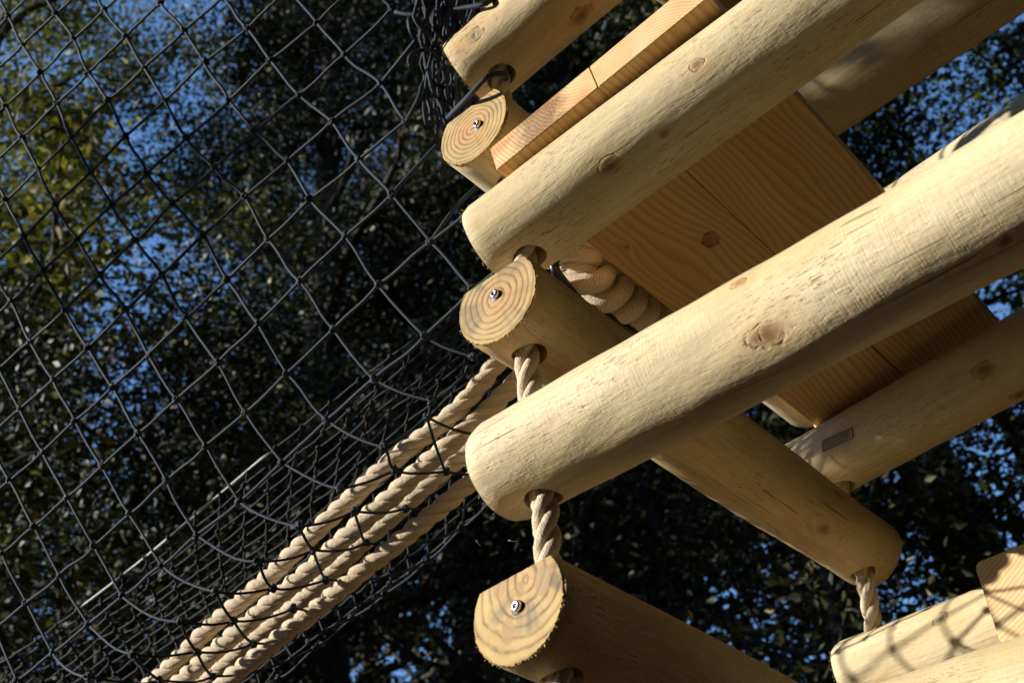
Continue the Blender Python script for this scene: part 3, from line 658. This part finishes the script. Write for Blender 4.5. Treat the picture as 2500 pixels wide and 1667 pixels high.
for a in row:
    for b, px in row[a].items(): ab_nodes[(a, b)] = at(px[0], px[1], zr[a] * .972 + .011 * (1 - b) + .0006 * (1 - b) ** 2)
cb = MB(); rs = np.random.default_rng(3)
def strand(p, q, sag, mid=0., r=.0018, w=.0006):
    n = 7; t = np.linspace(0, 1, n)[:, None]; L = np.linalg.norm(q - p)
    d1 = rs.normal(0, w, 3); P = p + (q - p) * t - NUP * sag * L * 4 * t * (1 - t) + d1 * np.sin(PI * 2 * t) + rs.normal(0, w, 3) * np.sin(PI * t)
    tube(cb, [W(x) for x in P], r, 7, cap=False)
def knot(p, r=.0056, n=4, dirs=None):
    c = W(p)
    for i in range(n):
        ax = rs.normal(0, 1, 3); ax /= np.linalg.norm(ax); u = np.cross(ax, rs.normal(0, 1, 3)); u /= np.linalg.norm(u); v = np.cross(ax, u)
        th = np.linspace(0, 2 * PI, 11); P = c + rs.normal(0, .0009, 3) + r * .62 * (np.cos(th)[:, None] * u + np.sin(th)[:, None] * v * .8) + ax * (np.sin(th * 2) * .0012)[:, None]
        tube(cb, P, .0021, 6, cap=False)
netroot = empty('climbing_net', loc=W(ab_nodes[(5, 0)])); tag(netroot, 'large open mesh of black cord hanging over the left half', 'net', 'black nets')
for (a, b), p in ab_nodes.items():
    knot(p)
    q = ab_nodes.get((a + 1, b))
    if q is not None:
        sag = rs.uniform(0, .03) if a < 10 else (.055 if a == 10 else .07)
        strand(p, q, sag, r=.0023 if a < 8 else (.0019 if a < 10 else .0016))
    q = ab_nodes.get((a, b + 1))
    if q is not None and a <= 10: strand(p, q, .015, r=.0022)
    if q is not None and a == 14: strand(p, q, .04)
    if a in (12, 13) and (a - 1, b + 1) in ab_nodes and rs.random() < .75: strand(p, ab_nodes[(a - 1, b + 1)], .05)
def place(mb, name, mat, root):
    o = mb.build(name, mat, None); bpy.context.view_layer.update(); o.parent = root; o.matrix_parent_inverse = root.matrix_world.inverted(); return o
place(cb, 'mesh', M_CORD, netroot)

# far wall of the net trough, seen at a grazing angle
cb = MB()
cord0, cord1 = at(1190, 700, 1.72), at(-60, 1668, 2.28)
bnd0, bnd1 = at(1330, 1095, 1.60), at(500, 1800, 1.90)
ROWS = 18; Ls = 20.0
def farpt(k, s):
    v = k / ROWS; a = cord0 + (cord1 - cord0) * s; b = bnd0 + (bnd1 - bnd0) * s
    return a + (b - a) * v + np.array([0, 0, -.10]) * math.sin(PI * v) * .6 + NUP * .012 * math.sin(7 * s + 3 * v)
fn = {}
for k in range(ROWS + 1):
    for b in range(-11, 23):
        s = (b + .40 * k) / Ls
        if -.08 < s < 1.1: fn[(k, b)] = farpt(k, s) + rs.normal(0, .0014, 3)
for (k, b), p in fn.items():
    knot(p, .0048, 2)
    q = fn.get((k + 1, b))
    if q is not None: strand(p, q, .02, r=.0017)
    if k >= 0:
        q = fn.get((k, b + 1))
        if q is not None: strand(p, q, .02, r=.0017)
fr_ = empty('climbing_net', loc=W(farpt(7, .5))); tag(fr_, 'finer looking far wall of black net behind the thick ropes', 'net', 'black nets')
place(cb, 'mesh', M_CORD2, fr_)
# selvedge stretch with the sun's glint put into a pale colour
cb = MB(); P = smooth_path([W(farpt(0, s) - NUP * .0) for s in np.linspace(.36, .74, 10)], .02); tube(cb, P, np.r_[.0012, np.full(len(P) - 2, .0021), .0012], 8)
place(cb, 'edge_cord_glint', cord_mat('painted_glint_cord', (.45, .47, .48), (.85, .88, .9), .3), fr_)

# gathered end of the net: a hank of cords hanging at the top
cb = MB(); hr = empty('gathered_net', loc=W(at(1070, 100, 1.52))); tag(hr, 'bunched hank of black cords hanging left of the top poles', 'net', 'black nets')
for i in range(24):
    f0 = i / 23; x0 = 1010 + 140 * f0 + rs.normal(0, 10); x1 = 1055 + 75 * f0 + rs.normal(0, 14); pts = []
    n = 11
    for j in range(n):
        t = j / (n - 1); y = -70 + 375 * t; x = x0 + (x1 - x0) * t + 12 * math.sin(5 * t + i * 1.7) + rs.normal(0, 6)
        pts.append((x, y, 1.50 + .05 * math.sin(i * 2.1 + 3 * t) + rs.normal(0, .006)))
    P = smooth_path(wpts(pts), .008); tube(cb, P, .0025, 6)
    for j in (2, 5, 8):
        if rs.random() < .5: knot(at(*pts[j]), .005, 2)
loops = [[(1062, 30, 1.46), (1058, 60, 1.455), (1075, 90, 1.45), (1095, 118, 1.46), (1110, 150, 1.47)],
         [(1035, 65, 1.5), (1000, 45, 1.47), (1002, 75, 1.46), (1015, 95, 1.47)],
         [(1050, 60, 1.46), (1028, 80, 1.45), (1030, 110, 1.45), (1062, 135, 1.46), (1075, 190, 1.47), (1060, 215, 1.46), (1070, 250, 1.46), (1100, 262, 1.47)],
         [(1042, 120, 1.47), (1006, 132, 1.46), (998, 150, 1.455), (1004, 168, 1.46)],
         [(1055, 195, 1.47), (1032, 205, 1.46), (1022, 240, 1.455), (998, 285, 1.46), (991, 296, 1.467)],
         [(1085, 160, 1.46), (1068, 180, 1.45), (1070, 205, 1.455), (1090, 215, 1.46)],
         [(1070, 300, 1.47), (1066, 330, 1.47), (1070, 352, 1.47)],
         [(1083, 405, 1.5), (1075, 420, 1.49), (1090, 432, 1.49), (1110, 420, 1.5)],
         [(1072, 298, 1.47), (1040, 300, 1.465), (991, 296, 1.467)],
         [(966, 30, 1.5), (990, 35, 1.49), (1030, 38, 1.48)],
         [(930, 204, 1.52), (990, 130, 1.5), (1030, 80, 1.49)],
         [(957, 475, 1.45), (1020, 405, 1.46), (1072, 350, 1.47)],
         [(1052, 591, 1.42), (1110, 510, 1.44), (1165, 455, 1.5), (1200, 420, 1.6)],
         [(1140, 380, 1.6), (1165, 455, 1.5), (1150, 470, 1.5)]]
for lp in loops: tube(cb, smooth_path(wpts(lp), .006), .0027, 7)
place(cb, 'cords', M_CORD, hr)
cb = MB(); tube(cb, smooth_path(wpts([(1085, 300, 1.47), (1092, 290, 1.45), (1140, 240, 1.37), (1185, 192, 1.345), (1210, 181, 1.36), (1232, 183, 1.40), (1236, 200, 1.45)]), .005), .0032, 9)
tube(cb, smooth_path(wpts([(1060, 75, 1.49), (1064, 42, 1.46), (1085, 26, 1.45), (1130, 20, 1.44), (1185, 9, 1.42), (1215, -12, 1.45)]), .006), .0030, 9)
tag(cb.build('lacing_cord', M_CORD, loc=W(at(1140, 240, 1.37))), 'braided black lacing cord tied round the rope under the top pole', 'cord')

# spider silk catching the light round the rope below the largest pole
silk = empty('spider_silk', loc=W(at(1310, 1208, 1.09))); tag(silk, 'fine glinting spider threads beside the rope under the largest pole', 'spider silk'); bpy.context.view_layer.update()
for (a, b) in [((1310, 1208, 1.09), (1445, 1170, 1.06)), ((1335, 1200, 1.09), (1420, 1178, 1.06)), ((1162, 1318, 1.1), (1173, 1332, 1.1)), ((1240, 1318, 1.12), (1262, 1320, 1.12)), ((1452, 1080, 1.05), (1470, 1088, 1.05))]:
    mb = MB(); A_, B_ = W(at(*a)), W(at(*b)); tube(mb, [A_, (A_ + B_) / 2 - np.array([0, 0, .0006]), B_], .00016, 4)
    place(mb, 'thread', M_SILK, silk)

# ------------------------------------------------------------------ ground
def ground():
    m, t, b = nodes('leaf_litter'); g = G(t)
    c = g.ramp(g.noise(g.obj(), 14, 6, .7), [(.3, (.05, .024, .008)), (.5, (.13, .065, .02)), (.7, (.22, .12, .04))])
    g.l(c, b.inputs['Base Color']); b.inputs['Roughness'].default_value = .95; g.l(g.bump(g.noise(g.obj(), 30, 5), .6, .02), b.inputs['Normal'])
    n = 60; V = []; F = []
    for i in range(n + 1):
        for j in range(n + 1):
            x = (i / n * 2 - 1); y = (j / n * 2 - 1); x = math.copysign(abs(x) ** 2.2, x) * 220; y = math.copysign(abs(y) ** 2.2, y) * 220
            V.append((x, y, .06 * math.sin(x * .6) * math.cos(y * .5)))
    F = [(i * (n + 1) + j, (i + 1) * (n + 1) + j, (i + 1) * (n + 1) + j + 1, i * (n + 1) + j + 1) for i in range(n) for j in range(n)]
    tag(mesh('ground', V, F, m), kind='structure')
ground()

# ------------------------------------------------------------------ trees
STR = W(at(1500, 900, 1.3))          # middle of the structure, kept in the sun
def leaves(C, rad, n, size, rs, flatz=.75, cull=True):
    """n leaves scattered round clump centres C"""
    idx = rs.integers(0, len(C), n); p = C[idx] + rs.normal(0, 1, (n, 3)) * np.array([rad, rad, rad * flatz])
    rel = p - STR; s = rel @ SUN; d = np.linalg.norm(rel - s[:, None] * SUN, axis=1)
    p = p[~((s > 0) & (d < 1.15))] if cull else p; n = len(p)
    L = size * rs.uniform(.6, 1.3, n); Wd = L * rs.uniform(.36, .58, n)
    a = rs.normal(0, 1, (n, 3)); a[:, 2] *= .6; a /= np.linalg.norm(a, axis=1)[:, None]
    b = rs.normal(0, 1, (n, 3)); b -= (b * a).sum(1)[:, None] * a; b /= np.linalg.norm(b, axis=1)[:, None]; c = np.cross(a, b)
    fold = rs.uniform(.05, .35, n)
    base = p - a * L[:, None] / 2; tip = p + a * L[:, None] / 2
    m1 = p - a * (.05 * L)[:, None] + b * (Wd / 2)[:, None] + c * (fold * Wd)[:, None]
    m2 = p - a * (.05 * L)[:, None] - b * (Wd / 2)[:, None] + c * (fold * Wd)[:, None]
    V = np.stack([base, m1, tip, m2], 1).reshape(-1, 3)
    return V
LSC = .78
def leaf_mesh(name, V, mat, parent):
    n = len(V) // 4; me = bpy.data.meshes.new(name); me.vertices.add(n * 4); me.vertices.foreach_set('co', V.ravel())
    li = (np.arange(n)[:, None] * 4 + np.array([0, 1, 2, 0, 2, 3])).ravel(); me.loops.add(n * 6); me.loops.foreach_set('vertex_index', li)
    me.polygons.add(n * 2); me.polygons.foreach_set('loop_start', np.arange(n * 2) * 3); me.polygons.foreach_set('loop_total', np.full(n * 2, 3))
    me.materials.append(mat); me.update(calc_edges=True); me.validate()
    return link(bpy.data.objects.new(name, me), parent)
def bend(p, d, L, n, rs, up=.15, jit=.18):
    P = [np.array(p, float)]; d = np.array(d, float)
    for i in range(n):
        d = d + rs.normal(0, jit, 3) + np.array([0, 0, up]); d /= np.linalg.norm(d); P.append(P[-1] + d * L / n)
    return np.array(P)
def tree(label, x, y, H, R, h0, nl, leaf, mat, seed, lean=(0, 0), clump=.30, twigs=7, group='trees overhead', limbs=22, bark=None, name='tree', holes=1.0):
    rs = np.random.default_rng(seed); root = empty(name, loc=(x, y, 0)); tag(root, label, 'tree', group)
    n = 14; t = np.linspace(0, 1, n); tr = np.stack([lean[0] * t ** 1.5 + .15 * np.sin(4 * t + seed), lean[1] * t ** 1.5 + .12 * np.cos(5 * t + seed), H * .94 * t], 1)
    mb = MB(); r0 = .022 * H + .03; tube(mb, tr, r0 * (1 - t * .88), 12, noise=.03); C = []
    for i in range(limbs):
        f = (i + rs.uniform(0, 1)) / limbs; h = h0 / H + (1 - h0 / H) * f * .97; p = np.array([np.interp(h, t, tr[:, k]) for k in range(3)])
        a = i * 2.4 + rs.uniform(-.5, .5); reach = R * (1 - .55 * f ** 1.6) * rs.uniform(.7, 1.1)
        d = np.array([math.cos(a), math.sin(a), rs.uniform(.0, .45) + .4 * f])
        P = bend(p, d / np.linalg.norm(d), reach, 8, rs, .06, .14); r = r0 * .33 * (1 - f * .6)
        tube(mb, P, np.linspace(r, r * .18, len(P)), 7)
        for j in range(twigs):
            q = P[min(8, 2 + int(rs.uniform(0, 7)))]; d2 = rs.normal(0, 1, 3); d2[2] = abs(d2[2]) * .4 - .15; d2 /= np.linalg.norm(d2)
            P2 = bend(q, d2, R * rs.uniform(.2, .45), 5, rs, .02, .25); tube(mb, P2, np.linspace(r * .28, r * .06 + .002, len(P2)), 5)
            for k in range(2, 6): C.append(P2[k] + rs.normal(0, .08, 3))
            for w in range(2):
                d3 = rs.normal(0, 1, 3); d3 /= np.linalg.norm(d3); P3 = bend(P2[rs.integers(2, 6)], d3, R * .14, 3, rs, 0, .3); tube(mb, P3, np.linspace(.006, .002, len(P3)), 4); C.append(P3[-1])
        C.append(P[-1])
    C = np.array(C); X = C + np.array([x, y, 0])
    hole = np.sin(2.3 * X[:, 0] + 1 + seed) + np.sin(2.1 * X[:, 1] + 1.7 * X[:, 2]) + np.sin(2.6 * X[:, 2] - 1.3 * X[:, 0] + seed)
    C = C[hole < holes]
    mb.build('trunk', bark or M_BARK, root)
    V = leaves(C + np.array([x, y, 0]), clump, int(nl * LSC), leaf, rs); V = V - np.array([x, y, 0])
    leaf_mesh('crown', V, mat, root)
    return root
L_OAK = leaf_mat('oak_leaves', (.046, .048, .012), (.088, .082, .020), (.18, .14, .040), .55, .32)
L_HOLLY = leaf_mat('holly_leaves', (.010, .014, .005), (.018, .024, .007), (.055, .048, .016), .52, .10)
L_MAPLE = leaf_mat('maple_leaves', (.016, .026, .006), (.028, .046, .010), (.08, .09, .02), .55, .3)
tree('sunlit green tree behind the left edge of the net', -5.0, 7.6, 14.5, 3.9, 2.6, 74000, .078, L_OAK, 21, clump=.19, holes=-.1)
tree('broad dark tree filling the sky behind the middle of the net', -1.7, 8.8, 16.5, 3.6, 2.2, 165000, .076, L_HOLLY, 22, clump=.22, holes=.6, limbs=28)
tree('dark tree behind the stack of sawn pole ends', .9, 9.4, 17.0, 3.6, 2.4, 150000, .072, L_HOLLY, 23, clump=.20, holes=.4, limbs=28)
tree('maple with bluish sky gaps behind the lower right corner', 3.6, 8.2, 8.7, 3.1, 1.6, 62000, .08, L_MAPLE, 24, clump=.20, holes=.6)
tree('branchy tree behind the gap between the two long poles', 2.8, 11.5, 20.0, 4.8, 12.4, 170000, .105, L_HOLLY, 25, clump=.30, holes=1.6, limbs=34, bark=M_TWIG)
tree('dark crown hanging right behind the topmost far pole at upper right', 2.75, 7.4, 14.0, 2.5, 8.9, 80000, .075, L_HOLLY, 33, clump=.24, holes=1.0, bark=M_TWIG, limbs=20)
tree('tall oak standing farther back behind the left of the net', -6.2, 12.5, 19.5, 4.4, 3.0, 34000, .09, L_OAK, 26, clump=.22, holes=-.2)
tree('tall farther tree behind the top of the picture', -.8, 13.2, 22.0, 4.4, 4.0, 95000, .095, L_HOLLY, 27, clump=.28, holes=.7)
tree('low tree behind the bottom of the net', -2.6, 6.6, 7.4, 2.5, 1.5, 55000, .065, L_HOLLY, 28, clump=.22, holes=.7)
tree('low tree behind the bottom of the picture', 1.6, 6.8, 6.6, 2.3, 1.5, 36000, .065, L_HOLLY, 29, clump=.22, holes=.4)
# the rest of the wood round the clearing: one mass
def woodland():
    rs = np.random.default_rng(50); mb = MB(); C = []
    spots = [(5.5, -5, 10), (1, -7.5, 11), (6, .5, 9), (-4.5, -5, 10), (10, 5.5, 12), (4, -9, 14), (-9, -9, 12), (3.5, -6, 12), (-2.5, -7, 13), (8, -2.5, 13), (7.5, 4, 12), (-7, -6, 11), (9, 9, 14), (0, -11, 15), (12, 2, 15), (-9, 13, 14), (10.5, 15, 16), (-3, 18, 17), (2, 19, 18), (-13, -3, 9)]
    for (x, y, H) in spots:
        tr = np.stack([x + .2 * np.sin(np.linspace(0, 4, 9)), y + 0 * np.linspace(0, 1, 9), np.linspace(0, H * .9, 9)], 1); tube(mb, tr, np.linspace(.28, .05, 9), 10)
        for i in range(90):
            h = rs.uniform(.15, 1) * H; r = 3.3 * (1 - .6 * (h / H) ** 2) * math.sqrt(rs.uniform(0, 1)); a = rs.uniform(0, 2 * PI)
            q = np.array([x + r * math.cos(a), y + r * math.sin(a), h]); C.append(q)
            if i % 6 == 0: tube(mb, [(x, y, max(.5, h - r * .5)), (x * .4 + q[0] * .6, y * .4 + q[1] * .6, h - r * .12), q], [.06, .03, .01], 6)
    for _ in range(260):
        q = np.array([rs.uniform(-3, 8), rs.uniform(-8, 4.0), rs.uniform(6.5, 10)])
        if q[1] > 1.5 and q[2] < 1.55 + (q[1] + 1.5) * 2.6: continue
        C.append(q)
    root = empty('woodland', loc=(0, 0, 0)); tag(root, kind='stuff')
    mb.build('trunk', M_BARK, root); leaf_mesh('crown', leaves(np.array(C), .65, 230000, .36, rs), L_HOLLY, root)
    # unseen leaf clusters added towards the sun to shade the rear poles
    P = []
    for (yc, zc, hy, hz, n, L) in ((.73, -1.77, .30, .40, 1500, .085), (.07, -1.66, .15, .10, 700, .05)):
        q = np.stack([np.zeros(n), yc + hy * rs.uniform(-1, 1, n), zc + hz * rs.uniform(-1, 1, n)], 1) + SUNC * (4.6 + rs.uniform(-.4, .4, n))[:, None]
        P.append((np.array([W(v) for v in q]), L))
    for k, (q, L) in enumerate(P):
        V = leaves(q, .01, len(q), L, rs, cull=False); leaf_mesh('sun_blocker_leaves', V, L_HOLLY, root)
        tb = MB(); c = q.mean(0); tube(tb, smooth_path([c + D([-2.5, .6, -.3]), c + D([-1., .1, 0]), c, c + D([.35, .1, .15])], .1), .012, 6); tb.build('sun_blocker_stem', M_BARK, root)
woodland()
